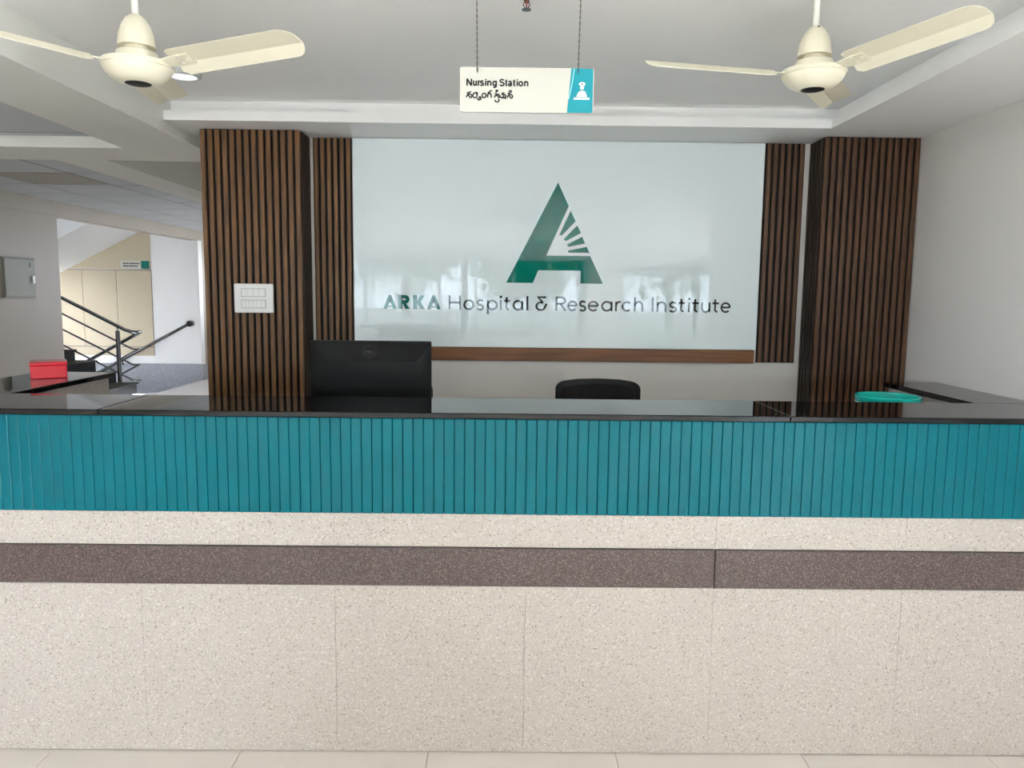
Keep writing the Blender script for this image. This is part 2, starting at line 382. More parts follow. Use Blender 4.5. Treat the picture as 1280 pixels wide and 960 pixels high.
# ------------------------------------------------------------------ window wall behind the camera and the outside
def facade():
    y0, y1 = YF-0.15, YF
    m = MB().box((XL-0.15, y0, 0), (1.4, y1, SILL)); m.box((XL-0.15, y0, LINT), (5.15, y1, 2.6))
    m.box((1.4, y0, 0), (2.0, y1, LINT)); m.box((4.2, y0, 0), (5.15, y1, LINT))
    struct('wall_front', m, 'wall')
    xs = [-5.1, -3.8, -2.5, -1.2, 0.1, 1.4]
    for i in range(5):
        a, b = xs[i], xs[i+1]
        f = MB(); t = 0.03
        f.box((a, y0+0.03, SILL), (a+t, y0+0.09, LINT)); f.box((b-t, y0+0.03, SILL), (b, y0+0.09, LINT))
        f.box((a+t, y0+0.03, SILL), (b-t, y0+0.09, SILL+t)); f.box((a+t, y0+0.03, LINT-t), (b-t, y0+0.09, LINT))
        f.box(((a+b)/2-0.02, y0+0.03, SILL+t), ((a+b)/2+0.02, y0+0.09, LINT-t))
        wdw = struct('window_%d' % (i+1), f, 'alu')
        for (c, d) in ((a+t, (a+b)/2-0.02), ((a+b)/2+0.02, b-t)):
            part('pane', MB().box((c, y0+0.055, SILL+t), (d, y0+0.061, LINT-t)), 'tint', wdw)
    f = MB()
    for a, b in ((2.0, 2.06), (3.07, 3.13), (4.14, 4.2)): f.box((a, y0+0.03, 0), (b, y0+0.09, LINT))
    f.box((2.06, y0+0.03, LINT-0.06), (3.07, y0+0.09, LINT)); f.box((3.13, y0+0.03, LINT-0.06), (4.14, y0+0.09, LINT))
    d = struct('door_1', f, 'alu')
    for a, b in ((2.06, 3.07), (3.13, 4.14)):
        q = part('door_pane', MB().box((a, y0+0.055, 0.01), (b, y0+0.063, LINT-0.06)), 'tint', d)
        part('door_handle', MB().tube([(a+0.08, y0+0.10, 0.9), (a+0.08, y0+0.10, 1.3)], 0.012), 'chrome', d)
    gr = part('ground', MB().box((-60, -70, -0.25), (60, YF-0.16, -0.13)).box((-60, YF-0.16, -0.25), (XL-0.16, 8.7, -0.13)).box((5.16, YF-0.16, -0.25), (60, 40, -0.13)).box((-12, 14.8, -0.25), (5.16, 40, -0.13)), 'ground'); gr['kind'] = 'structure'
    rnd = random.Random(3)
    spots = [(-6.5, -13.5, 4.6, 'leftmost broad green tree outside the windows'), (-2.9, -14.5, 5.2, 'tall green tree outside left of the window middle'),
             (0.6, -12.8, 3.9, 'small round green tree outside before the right window'), (4.6, -14.5, 5.2, 'green tree outside the glass door'),
             (-10.5, -16.0, 6.2, 'far left tall green tree outside'), (-1.6, -20.8, 6.8, 'tall green tree added far outside to cover sky between the two middle trees'), (6.9, -20.8, 6.8, 'tall green tree added far outside to cover sky beyond the glass door'), (8.8, -15.5, 5.2, 'rightmost tall green tree outside'), (2.4, -18.0, 6.6, 'tallest green tree behind the small round one outside')]  # the two far trees are added to cover bright sky patches in the reflection
    for x, y, hh, lb in spots:
        t = thing('garden_tree', lb, 'tree', (x, y, -0.13), 0, 'trees outside the front windows')
        part('trunk', MB().tube([(0,0,0), (0.05,0.02,hh*0.25), (-0.03,0.05,hh*0.5), (0.02,0,hh*0.75)], 0.11), 'bark', t)
        lf = MB()
        for k in range(4200):
            a = rnd.uniform(0, 6.283); ph = math.acos(rnd.uniform(-1, 1)); rr = (0.55+0.45*rnd.random())*hh*0.36*(0.8+0.25*math.sin(3*a+2*ph))
            c = Vector((rr*math.sin(ph)*math.cos(a), rr*math.sin(ph)*math.sin(a), hh*0.62+rr*0.95*math.cos(ph)))
            q = Matrix.Rotation(rnd.uniform(0, 6.28), 3, 'Z') @ Matrix.Rotation(rnd.uniform(-1.2, 1.2), 3, 'X')
            s = rnd.uniform(0.09, 0.19)
            lf.add([c+q @ Vector(p) for p in ((-s*0.5,0,0), (0,-s,0.02), (s*0.5,0,0), (0,s,0.02))], [(0,1,2,3)])
        o = part('foliage', lf, 'leaf', t); o['kind'] = 'stuff'
    hd = MB()
    for k in range(2600):
        c = Vector((rnd.uniform(-9, 6), rnd.uniform(-10.6, -10.0), rnd.uniform(-0.13, 0.75)))
        q = Matrix.Rotation(rnd.uniform(0, 6.28), 3, 'Z') @ Matrix.Rotation(rnd.uniform(-1.2, 1.2), 3, 'X'); s = rnd.uniform(0.05, 0.12)
        hd.add([c+q @ Vector(p) for p in ((-s*0.6,0,0), (0,-s,0.02), (s*0.6,0,0), (0,s,0.02))], [(0,1,2,3)])
    o = part('hedge', hd, 'hedge'); tag(o, 'low clipped green hedge outside the front windows', 'hedge')
facade()

# ------------------------------------------------------------------ stair hall on the left
def stair_hall():
    x0, x1 = -9.5, XL-0.15
    hw = MB().box((x0-0.15, YE, -1.6), (XL, YE+0.15, 4.4)); struct('wall_stair', hw, 'white')
    struct('wall_stair_near', MB().box((x0-0.15, YO-0.15, -1.6), (x1, YO, 4.4)), 'white')
    m = MB().box((x0-0.15, YO, -1.6), (x0, YE, 1.6)); m.box((x0-0.15, YO, 2.5), (x0, YE, 4.4)); m.box((x0-0.15, YO, 1.6), (x0, 10.4, 2.5)); m.box((x0-0.15, 11.0, 1.6), (x0, YE, 2.5))
    struct('wall_stair_outer', m, 'white')
    f = MB().box((x0-0.1, 10.4, 1.6), (x0-0.04, 11.0, 1.64)); f.box((x0-0.1, 10.4, 2.46), (x0-0.04, 11.0, 2.5))
    for y in (10.4, 10.96): f.box((x0-0.1, y, 1.64), (x0-0.04, y+0.04, 2.46))
    wn = struct('window_6', f, 'alu')
    for a, b in ((10.44, 10.96),): part('pane', MB().box((x0-0.075, a, 1.64), (x0-0.068, b, 2.46)), 'glass', wn)
    struct('floor_stair', MB().box((x0-0.15, YO-0.15, -1.75), (XL, YE+0.15, -1.6)), 'greytile')
    struct('floor_landing', MB().box((x0, YO, 1.27), (-7.98, YE-0.02, 1.413)), 'white')
    struct('wall_pit', MB().box((XL-0.15, 11.28, -1.6), (XL, YE, -0.12)), 'white')
    struct('ceiling_stair', MB().box((x0-0.15, YO-0.15, 4.4), (XL+0.02, YE+0.15, 4.55)), 'white')
    struct('wall_stair_upper', MB().box((XL-0.15, YO-0.15, 2.75), (XL, YE+0.15, 4.4)), 'white')
    # beige cladding boards on the far wall
    sl = lambda x: 1.77 + (x+7.35)*0.504
    cl = struct('wall_cladding', MB().box((-8.9, YE-0.006, 0.40), (-5.88, YE, 1.82)), 'grid')
    for a, b in ((-8.9, -7.9), (-7.9, -7.02), (-7.02, -6.46), (-6.46, -5.88)):
        part('cladding_panel', MB().box((a+0.004, YE-0.014, 0.55), (b-0.004, YE-0.006, 1.812)), 'panel', cl)
    part('cladding_panel', MB().box((-8.9, YE-0.014, 0.40), (-5.88, YE-0.006, 0.542)), 'panel', cl)
    up = [(-8.0, 1.828), (-5.88, 1.828), (-5.88, 2.62), (-6.4, 2.62)]
    part('cladding_panel', MB().prism(up, YE-0.014, YE-0.006, lambda a, b, d: (a, d, b)), 'panel', cl)
    struct('baseboard_stair', MB().box((-9.0, YE-0.016, -1.6), (XL, YE, 0.27)), 'greytile')
    # staircase: steps up (near side) and down (far side), sloping slab of the next flight
    st = thing('staircase', 'black granite staircase rising leftward behind the stair railing', 'staircase', (-5.3, 10.2, 0))
    for k in range(9):
        xa = -5.36-0.29*k; z = 0.157*(k+1)
        part('step', MB().box((xa-0.31, YO+0.02, z-0.155), (xa, 11.14, z-0.022)), 'stairblack', st, world=True)
        part('tread', MB().bbox((xa-0.31, YO+0.02, z-0.022), (xa+0.018, 11.17, z), 0.004), 'stairblack', st, world=True)
    for k in range(8):
        xa = -5.27-0.29*k; z = -0.157*(k+1)
        part('step', MB().box((xa-0.31, 11.30, z-0.16), (xa, YE-0.02, z)), 'greytile', st, world=True)
    struct('wall_stair_spine', MB().box((-9.0, 11.18, -1.6), (XL-0.1, 11.28, -0.02)), 'white')
    pl = [(-9.0, sl(-9.0)), (XL-0.16, sl(XL-0.16)), (XL-0.16, sl(XL-0.16)+0.2), (-9.0, sl(-9.0)+0.2)]
    part('flight_slab', MB().prism(pl, 11.30, YE-0.018, lambda a, b, d: (a, d, b)), 'ceil', st, 'sloping grey underside of the upper flight', world=True)
    # railing
    rl = thing('stair_railing', 'dark polished steel stair railing with round post and turning bars', 'railing', (-5.5, 11.22, 0))
    yr = 11.20; yr2 = 11.36
    # up flight
    def post(x, z0, z1): part('post', MB().lathe([(0.055, z0), (0.055, z0+0.012), (0.030, z0+0.014), (0.030, z1)], (x, yr, 0), 16), 'steel', rl, world=True)
    post(-5.63, 0.02, 0.90)
    part('rail_bracket', MB().tube([(-5.63, yr, 0.90), (-5.63, yr, 0.985)], 0.012), 'chrome', rl, world=True)
    def bend(x1, z1, s, y0, y1, xo):
        """tube that comes down the flight, turns and goes back down beside it"""
        return None
    hr = [(-7.75, yr, 0.91+(7.75-5.5)*0.505), (-5.52, yr, 0.915), (-5.42, yr, 0.885), (-5.36, yr+0.04, 0.88), (-5.35, yr+0.10, 0.88), (-5.40, yr2, 0.865), (-7.3, yr2, 0.865-1.9*0.55)]
    part('handrail', MB().tube(hr, 0.025, 12), 'steel', rl, world=True)
    for dz in (0.23, 0.46, 0.69):
        br = [(-7.75, yr, 0.91+(7.75-5.5)*0.505-dz), (-5.52, yr, 0.915-dz), (-5.42, yr, 0.868-dz), (-5.36, yr+0.05, 0.865-dz), (-5.40, yr2, 0.865-dz), (-5.72, yr2, 0.865-dz-0.17)]
        part('rail_bar', MB().tube(br, 0.0125, 10), 'steel', rl, world=True)
    wr = thing('wall_handrail', 'straight grey handrail fixed to the white stair wall', 'handrail', (-5.6, YE-0.07, 0.5))
    part('rail', MB().tube([(-5.28, YE-0.075, 0.93), (-7.4, YE-0.075, 0.93-2.12*0.535)], 0.025, 12), 'steel', wr, world=True)
    part('end_rosette', MB().tube([(-5.25, YE-0.10, 0.945), (-5.25, YE, 0.945)], 0.05, 14), 'steel', wr, world=True)
    part('bracket', MB().tube([(-6.4, YE-0.075, 0.33), (-6.4, YE-0.03, 0.25), (-6.4, YE, 0.25)], 0.012), 'steel', wr, world=True)
    # small sign on the cladding
    sg = thing('wall_sign', 'small white and teal wall sign on the beige cladding above the stairs', 'sign', (-6.12, YE-0.014, 1.89))
    yy = YE-0.016
    part('sign_board', MB().box((-6.37, YE-0.024, 1.838), (-6.035, YE-0.0145, 1.965)), 'signwhite', sg, world=True)
    part('sign_end', MB().box((-6.035, YE-0.024, 1.838), (-5.905, YE-0.0145, 1.965)), 'emblem', sg, world=True)
    t = MB(); rn = random.Random(5)
    for row, zz in ((0, 1.922), (1, 1.880)):
        x = -6.33
        while x < -6.07 - row*0.03:
            wd = rn.uniform(0.012, 0.03); t.box((x, YE-0.0256, zz-0.011), (x+wd, YE-0.0242, zz+0.011)); x += wd+rn.uniform(0.004, 0.009)
    part('sign_lettering', t, 'ink', sg, world=True)
    # distribution box on the left wall
    db = thing('distribution_box', 'pale grey metal distribution box on the left wall', 'electrical box', (XL, 8.14, 1.6))
    part('box_body', MB().bbox((XL, 7.87, 1.395), (XL+0.02, 8.41, 1.815), 0.004), 'boxgrey', db, world=True)
    dr = part('box_door', MB().bbox((XL+0.02, 7.885, 1.41), (XL+0.030, 8.395, 1.80), 0.006), 'boxgrey', db, world=True)
    part('latch', MB().box((XL+0.030, 8.335, 1.55), (XL+0.042, 8.365, 1.63)), 'plate', dr, world=True)
    part('keyhole', MB().box((XL+0.030, 8.30, 1.72), (XL+0.033, 8.312, 1.77)), 'ink', dr, world=True)
stair_hall()

# ------------------------------------------------------------------ reception counter
def counter():
    XQ = XW-0.003
    t = thing('reception_counter', 'long reception counter with teal slats, cream tile base and black granite top', 'counter', (0, 2.5, 0))
    xl, xr = -2.085, XQ
    core = MB().box((xl+0.03, YC+0.02, 0), (xr, 2.66, 1.111))
    core.box((-2.06, 2.66, 0), (-1.79, 3.42, 1.109)); core.box((1.705, 2.66, 0), (XQ, 3.36, 1.109))
    part('core', core, 'brick', t, world=True)
    # granite slabs
    for a, b in ((xl, -1.262), (-1.2605, 0.8845), (0.886, xr)):
        part('granite_slab', MB().bbox((a, YC-0.010, 1.1115), (b, 2.715, ZT), 0.0025), 'granite', t, world=True)
    part('granite_slab', MB().bbox((xl, 2.716, 1.1095), (-1.753, 3.447, ZT), 0.0025), 'granite', t, world=True)
    part('granite_slab', MB().bbox((1.670, 2.702+0.014, 1.1095), (XQ, 3.385, ZT), 0.0025), 'granite', t, world=True)
    # teal slats
    bp = part('slat_backing', MB().box((xl+0.02, YC+0.012, 0.806), (xr, YC+0.02, 1.1115)), 'tealgap', t, world=True)
    p = 0.0322
    me = MB().bbox((0.0008, 0, 0), (p-0.0008, 0.016, 0.304), 0.0014).mesh('slat'); me.materials.append(M['teal'])
    x = xl+0.025; rn = random.Random(11)
    while x+p < xr+0.001:
        link('slat', me, None, bp, (x, YC-0.004-2.5+rn.uniform(-0.0006, 0.0006), 0.8065)); x += p
    # cream tiles and brown band
    gb = part('grout_bed', MB().box((xl+0.02, YC+0.012, 0), (xr, YC+0.02, 0.806)), 'grout', t, world=True)
    js = [-1.767, -1.159, -0.541, 0.067, 0.673, 1.279, xr]
    js = [xl+0.02]+js
    for i, (a, b) in enumerate(zip(js, js[1:])):
        part('face_tile', MB().bbox((a+0.0004, YC+0.003, 0.004), (b-0.0004, YC+0.012, 0.568), 0.0003), 'tile', gb, world=True)
        part('face_tile', MB().bbox((a+0.0004, YC+0.003, 0.699), (b-0.0004, YC+0.012, 0.8055), 0.0003), 'tile', gb, world=True)
    for a, b in ((xl+0.02, 0.670), (0.6735, xr)):
        part('band_tile', MB().bbox((a, YC-0.004, 0.571), (b, YC+0.012, 0.6955), 0.0015), 'band', gb, 'brown speckled granite band', world=True)
    # tiled inner faces of the returns
    part('return_tile', MB().box((-1.79, 2.72, 0), (-1.775, 3.42, 1.108)), 'tile', t, world=True)
    part('return_tile', MB().box((-2.06, 3.42, 0), (-1.775, 3.432, 1.108)), 'tile', t, world=True)
    part('return_tile', MB().box((1.69, 2.72, 0), (1.705, 3.36, 1.108)), 'tile', t, world=True)
    part('return_tile', MB().box((1.69, 3.36, 0), (XQ, 3.372, 1.108)), 'tile', t, world=True)
    # lower desk behind
    d = thing('work_desk', 'low black work desk behind the reception counter', 'desk', (0, 2.95, 0))
    part('desk_top', MB().bbox((-1.30, 2.67, 0.73), (1.66, 3.22, 0.75), 0.002), 'granite', d, world=True)
    for x in (-1.28, -0.05, 1.62): part('desk_support', MB().box((x, 2.68, 0), (x+0.025, 3.16, 0.73)), 'brick', d, world=True)
counter()

# ------------------------------------------------------------------ wooden slat columns and wall panels
def slats(parent, n, a, b, z0, z1, place, m, dep=0.014, gap=0.0125):
    """n vertical slats between a and b; place(u) gives the slat's corner and axis"""
    p = (b-a)/n
    me = {}
    for k in range(n):
        u0 = a+k*p+gap/2; u1 = a+(k+1)*p-gap/2
        mb = place(u0, u1, z0, z1, dep)
        part('slat', mb, m, parent, world=True)
def columns():
    for (xa, xb, label, m, inner) in ((-1.424, -0.956, 'walnut slat clad column on the left carrying the switch board', 'wood', 1),
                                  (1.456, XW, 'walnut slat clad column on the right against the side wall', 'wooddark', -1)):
        t = thing('slat_clad_column', label, 'column', ((xa+xb)/2, YK+0.09, 0), 0, 'slat clad columns flanking the sign wall')
        d = 0.014
        xi0, xi1 = (xa+d, xb-d) if inner == 1 else (xa+d, xb)
        part('core', MB().box((xi0, YK+d, 0), (xi1, YB, ZS)), 'groove', t, world=True)
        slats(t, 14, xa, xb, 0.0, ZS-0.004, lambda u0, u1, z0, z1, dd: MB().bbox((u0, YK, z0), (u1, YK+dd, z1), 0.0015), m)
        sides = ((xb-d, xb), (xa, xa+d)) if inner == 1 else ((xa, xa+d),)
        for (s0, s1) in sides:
            slats(t, 5, YK+0.016, YB-0.004, 0.0, ZS-0.004, lambda u0, u1, z0, z1, dd: MB().bbox((s0, u0, z0), (s1, u1, z1), 0.0015), 'woodshade')
    for (xa, xb, label) in ((-0.943, -0.757, 'narrow walnut slat panel left of the glass sign board'), (1.243, 1.434, 'narrow walnut slat panel right of the glass sign board')):
        t = thing('slat_wall_panel', label, 'wall panel', ((xa+xb)/2, YB, 1.17), 0, 'slat panels beside the sign board')
        part('backing', MB().box((xa, YB-0.006, 1.172), (xb, YB, ZS-0.002)), 'groove', t, world=True)
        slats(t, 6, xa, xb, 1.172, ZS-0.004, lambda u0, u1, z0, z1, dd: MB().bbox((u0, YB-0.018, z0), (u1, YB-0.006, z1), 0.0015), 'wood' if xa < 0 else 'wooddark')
    o = part('wooden_ledge', MB().bbox((-0.755, YB-0.024, 1.168), (1.228, YB, 1.233), 0.002), 'ledge')
    tag(o, 'reddish brown wooden ledge strip under the glass sign board', 'trim strip')
columns()

# ------------------------------------------------------------------ glass sign board with emblem and lettering
KX = 0.003966
def glass_sign():
    xa, xb, z0, z1 = -0.752, 1.238, 1.2345, 2.233
    yf = YB-0.014
    t = thing('glass_sign_board', 'large glossy white glass sign board with teal emblem and lettering', 'sign', ((xa+xb)/2, YB, z0))
    part('glass_sheet', MB().bbox((xa, yf, z0), (xb, YB-0.004, z1), 0.0015), 'glasspanel', t, world=True)
    yl = yf-0.0008
    # emblem: crop coordinates (3.765 per pixel) to wall coordinates
    E = lambda a, b: (0.241+(a-292)/3.765*KX, 2.036-(b-66)/3.765*KX)
    def poly(name, pts):
        part(name, MB().prism([E(*p) for p in pts], yl, yf, lambda a, b, d: (a, d, b)), 'emblem', t, world=True)
    poly('emblem_letter', [(292,66), (343,172), (243,398), (447,398), (509,525), (404,525), (404,466), (207,466), (182,525), (58,525)])
    poly('emblem_ray', [(352,192), (376,240), (313,306), (302,303)])
    poly('emblem_ray', [(384,259), (402,293), (333,331), (322,322)])
    poly('emblem_ray', [(408,310), (422,341), (345,357), (338,347)])
    poly('emblem_ray', [(430,356), (443,384), (345,383), (343,374)])
    # bold brand word; local px units: x from image, y up from base line
    zb = 1.4185
    X = lambda px: -0.288+(px-561)*KX
    fn = lambda a, b: (X(a), yl, zb+b*KX)
    def solid(mb, pts): mb.prism(pts, yl, yf, lambda a, b, d: (X(a), d, zb+b*KX))
    H = 17.3
    def capA(x0, x1):
        mb = MB(); c = (x0+x1)/2; wv = x1-x0
        solid(mb, [(c-1.6, H), (c+1.6, H), (c+1.2, 8.3), (c, 8.3), (c-1.2, 8.3)])
        solid(mb, [(x0, 0), (c-1.6, H), (c-0.2, 8.6), (c-2.6, 3.6), (c-3.8, 3.6), (x0+5.2, 0)])
        solid(mb, [(x1, 0), (x1-5.2, 0), (c+3.8, 3.6), (c+2.6, 3.6), (c+0.2, 8.6), (c+1.6, H)])
        solid(mb, [(c-4.2, 3.7), (c+4.2, 3.7), (c+3.6, 2.2), (c-3.6, 2.2)])
        return mb
    part('brand_letter', capA(480, 496.6), 'emblem', t, world=True)
    mb = MB(); solid(mb, [(498.6,0), (503.8,0), (503.8,H), (498.6,H)])
    strip(mb, [(503, H-2.2), (507, H-2.2)]+arc(507, H-5.4, 3.3, 3.2, 80, -90, 10)+[(503, H-8.6)], 4.4, fn)
    solid(mb, [(503.6, 7.6), (507.6, 8.2), (513, 0), (507.2, 0)])
    part('brand_letter', mb, 'emblem', t, world=True)
    mb = MB(); solid(mb, [(516.8,0), (522.0,0), (522.0,H), (516.8,H)])
    solid(mb, [(521.8, 9.2), (525.6, H), (531.6, H), (526.4, 8.9), (531.8, 0), (525.6, 0), (521.8, 8.2)])
    part('brand_letter', mb, 'emblem', t, world=True)
    part('brand_letter', capA(534, 551), 'emblem', t, world=True)
    # light geometric lettering
    CAP, XH, S = 17.6, 12.2, 2.45
    def bowl(cx, r=5.9): return arc(cx, XH/2, r, XH/2, 0, 360, 24)[:-1]
    def glyph(ch, x0, x1):
        c = (x0+x1)/2; r = (x1-x0)/2-S/2; m = MB(); h = S/2
        def st(p, closed=False): strip(m, p, S, fn, closed)
        rb = XH/2
        if ch == 'H': st([(x0+h,0), (x0+h,CAP)]); st([(x1-h,0), (x1-h,CAP)]); st([(x0+h,8.6), (x1-h,8.6)])
        elif ch == 'I' or ch == 'l': st([(c,0), (c,CAP)])
        elif ch == 'o': st(arc(c, rb, r, rb-h+0.6, 0, 360, 24)[:-1], True)
        elif ch == 's':
            st(arc(c, XH-3.2, r*0.92, 2.9, 25, 180, 10)+arc(c, XH-3.2, r*0.92, 3.1, 190, 262, 6)+arc(c, 2.9, r, 3.0, 82, -10, 7)+arc(c, 2.9, r, 2.6, -20, -160, 10))
        elif ch == 'p': st([(x0+h,-5.4), (x0+h,XH)]); st(arc(c, rb, r, rb-h+0.6, 0, 360, 24)[:-1], True)
        elif ch == 'a': st([(x1-h,0), (x1-h,XH)]); st(arc(c, rb, r, rb-h+0.6, 0, 360, 24)[:-1], True)
        elif ch == 'i':
            st([(c,0), (c,XH)]); strip(m, [(c-1.5, XH+4.0), (c+1.5, XH+4.0)], 2.8, fn)
        elif ch == 't': st([(c-0.6, XH+4.0), (c-0.6, 3.2)]+arc(c+2.0, 3.2, 2.6, 2.3, 190, 285, 6)); st([(x0, XH-1.0), (x1, XH-1.0)])
        elif ch == 'R':
            st([(x0+h,0), (x0+h,CAP)]); st([(x0+h,CAP-h), (c+0.6,CAP-h)]+arc(c+0.6, CAP-h-3.9, r-0.5, 3.9, 85, -90, 10)+[(x0+h, CAP-h-7.8)]); st([(c-0.3, CAP-h-7.8), (x1-0.6, 0)])
        elif ch == 'e':
            st([(x0+h, rb+0.2), (x1-h, rb+0.2)]); st(arc(c, rb, r, rb-h+0.6, 2, 318, 22))
        elif ch == 'r': st([(x0+h,0), (x0+h,XH)]); st(arc(x0+h+4.4, XH-5.4, 4.4, 4.9, 178, 78, 8))
        elif ch == 'c': st(arc(c+0.6, rb, r+0.3, rb-h+0.6, 44, 316, 20))
        elif ch in 'hn':
            st([(x0+h,0), (x0+h,CAP if ch == 'h' else XH)]); st(arc(c, XH-5.2, r, 4.8, 176, 0, 12)+[(x1-h, 0)])
        elif ch == 'u': st([(x0+h,XH)]+arc(c, 5.0, r, 4.6, 180, 360, 12)+[(x1-h, XH)]); st([(x1-h, 5), (x1-h, 0)])
        elif ch == '&':
            st([(x0+13.0, CAP-h), (x0+3.2, CAP-h), (x0+9.2, 9.6)]); st(arc(x0+6.4, 5.3, 5.4, 4.7, 60, 330, 18)+[(x0+13.6, 8.4)]); st([(x0+9.0, 9.4), (x0+9.4, 9.2)])
        return m
    run = [('H',561,576.5),('o',579.3,593),('s',595.5,605),('p',608.5,622),('i',624.5,627),('t',629.8,637.5),('a',640.5,653.8),('l',657.8,659.8),('&',669,684),
           ('R',693.6,706.8),('e',708.3,721.4),('s',723,732.3),('e',733.9,747.6),('a',750.5,764.8),('r',768,774.5),('c',775.9,788),('h',791.3,803.2),
           ('I',813.8,815.8),('n',819.6,832),('s',834.9,845),('t',847,854.8),('i',858.8,861.2),('t',863.8,872.2),('u',875,886.7),('t',889,897.2),('e',899.2,912.2)]
    for ch, a, b in run:
        part('name_letter', glyph(ch, a, b), 'letter', t, world=True)
glass_sign()

def text_mesh(s, name):
    cu = bpy.data.curves.new(name, 'FONT'); cu.body = s; cu.size = 1.0; cu.offset = 0.012
    ob = bpy.data.objects.new(name, cu); COL.objects.link(ob)
    bpy.context.view_layer.update()
    me = bpy.data.meshes.new_from_object(ob.evaluated_get(bpy.context.evaluated_depsgraph_get()))
    bpy.data.objects.remove(ob); bpy.data.curves.remove(cu)
    return me

# ------------------------------------------------------------------ hanging sign
def hanging_sign():
    Y = 2.2; k = 0.0022006
    t = thing('hanging_sign', 'ivory hanging sign reading Nursing Station with a teal end', 'sign', (0.048, Y, 2.0))
    X = lambda px: -0.1355+(px-575)*k
    Z = lambda py: 2.1145-(py-85)*k
    x0, x1 = X(575), X(742); z0, z1 = Z(139), Z(85)
    part('sign_board', MB().prism(rrect(x0, z0, x1, z1, 0.006), Y-0.003, Y+0.003, lambda a, b, d: (a, d, b)), 'signwhite', t, world=True)
    yf = Y-0.003
    # teal end
    tp = [(X(713.6), z1-0.0005), (X(709), z0+0.0005)]+arc(x1-0.0085, z0+0.0065, 0.006, 0.006, 270, 360, 4)+arc(x1-0.0085, z1-0.0065, 0.006, 0.006, 0, 90, 4)
    part('teal_end', MB().prism(tp, yf-0.0006, yf, lambda a, b, d: (a, d, b)), 'signteal', t, world=True)
    fn = lambda a, b: (X(a), yf-0.0009, Z(b))
    mb = MB(); strip(mb, [(717.2, 85.5), (714.8, 104), (711.0, 122)], 1.3, fn); part('slash_line', mb, 'signcyan', t, world=True)
    # icon
    C = lambda a, b: (690+a/13.72, 75+b/13.72)
    mb = MB()
    def sol(pts): mb.prism([C(*p) for p in pts], yf-0.0012, yf-0.0006, lambda a, b, d: (X(a), d, Z(b)))
    sol([(450,395), (480,370), (512,362), (548,370), (572,390), (550,428), (475,428)])
    sol(arc(512, 458, 34, 36, 0, 360, 14)[:-1]); sol([(415,612), (432,560), (470,512), (512,506), (560,512), (588,560), (602,612)]); sol([(372,620), (645,620), (645,655), (372,655)])
    part('nurse_icon', mb, 'plate', t, world=True)
    mb = MB()
    mb.prism([C(*p) for p in ((505,382), (520,382), (520,415), (505,415))], yf-0.0015, yf-0.0012, lambda a, b, d: (X(a), d, Z(b)))
    mb.prism([C(*p) for p in ((495,393), (530,393), (530,405), (495,405))], yf-0.0015, yf-0.0012, lambda a, b, d: (X(a), d, Z(b)))
    part('cap_cross', mb, 'signteal', t, world=True)
    # English line, bold grotesque letters as pen strokes (crop units, 13.47 per pixel)
    mb = MB()
    def pe(pts, closed=False, wdt=25): strip(mb, [(575+a/13.47, 80+b/13.47) for a, b in pts], wdt/13.47, fn, closed)
    B, CT, XT = 370, 260, 287
    def el(c, rx, a0=0, a1=360, n=18, cy=330, ry=33): return [(c+rx*math.cos(R(a0+(a1-a0)*k/n)), cy-ry*math.sin(R(a0+(a1-a0)*k/n))) for k in range(n+1)]
    def let_n(x): pe([(x, B), (x, XT)]); pe(el(x+25, 25, 170, 0, 10, 324, 28)+[(x+50, B)])
    def let_i(x): pe([(x, B), (x, XT)]); pe([(x, 276), (x, 258)])
    def let_t(x): pe([(x, 266), (x, 350)]+el(x+14, 14, 190, 270, 5, 350, 12)+[(x+20, 362)]); pe([(x-16, 294), (x+20, 294)], wdt=20)
    def let_s(c, rx, cy1, ry1, cy2, ry2): pe(el(c, rx*0.92, 25, 180, 8, cy1, ry1)+el(c, rx*0.92, 195, 260, 4, cy1, ry1)+el(c, rx, 80, -15, 6, cy2, ry2)+el(c, rx, -30, -160, 8, cy2, ry2))
    pe([(120, B), (120, CT)], wdt=25); pe([(120, CT), (192, B)], wdt=27); pe([(192, B), (192, CT)], wdt=25)
    pe([(228, XT), (228, 335)]+el(250, 22, 190, 350, 9, 335, 28)+[(272, XT)]); pe([(272, 330), (272, B)])
    pe([(308, B), (308, XT)]); pe(el(330, 22, 165, 80, 5, 322, 26))
    let_s(370, 25, 308, 15, 346, 18)
    let_i(433); let_n(468)
    pe(el(581, 27)[:-1], True); pe([(608, XT), (608, 372)]+el(582, 26, 0, -150, 9, 374, 20))
    let_s(705, 34, 288, 22, 339, 25)
    let_t(775)
    pe(el(840, 26, 160, 60, 6, 312, 18)+[(862, 318), (862, B)]); pe(el(840, 22, 0, 360, 14, 347, 17)[:-1], True)
    let_t(908); let_i(962); pe(el(1022, 31)[:-1], True); let_n(1088)
    part('english_lettering', mb, 'ink', t, world=True)
    # Telugu line, drawn as pen strokes (crop units, 13.47 per pixel)
    T = lambda a, b: fn(575+a/13.47, 80+b/13.47)
    mb = MB()
    def pen(pts, closed=False, wdt=22):
        strip(mb, [(575+a/13.47, 80+b/13.47) for a, b in pts], wdt/13.47, fn, closed)
    def na(o, up=0):   # the letter na
        pen([(o+12, 488), (o+38, 490), (o+62, 476), (o+84, 462-up)])
        pen([(o+8, 562), (o+14, 532), (o+40, 526), (o+58, 548), (o+74, 566), (o+94, 556), (o+98, 530), (o+80, 510), (o+48, 508), (o+22, 516)])
    na(102)
    pen(arc(252, 530, 36, 36, -60, 250, 18)); pen([(226, 500), (250, 484), (280, 478), (296, 500), (288, 512)])
    pen([(292, 566), (300, 592), (326, 602), (352, 588), (354, 560), (336, 548), (322, 562), (330, 580)])
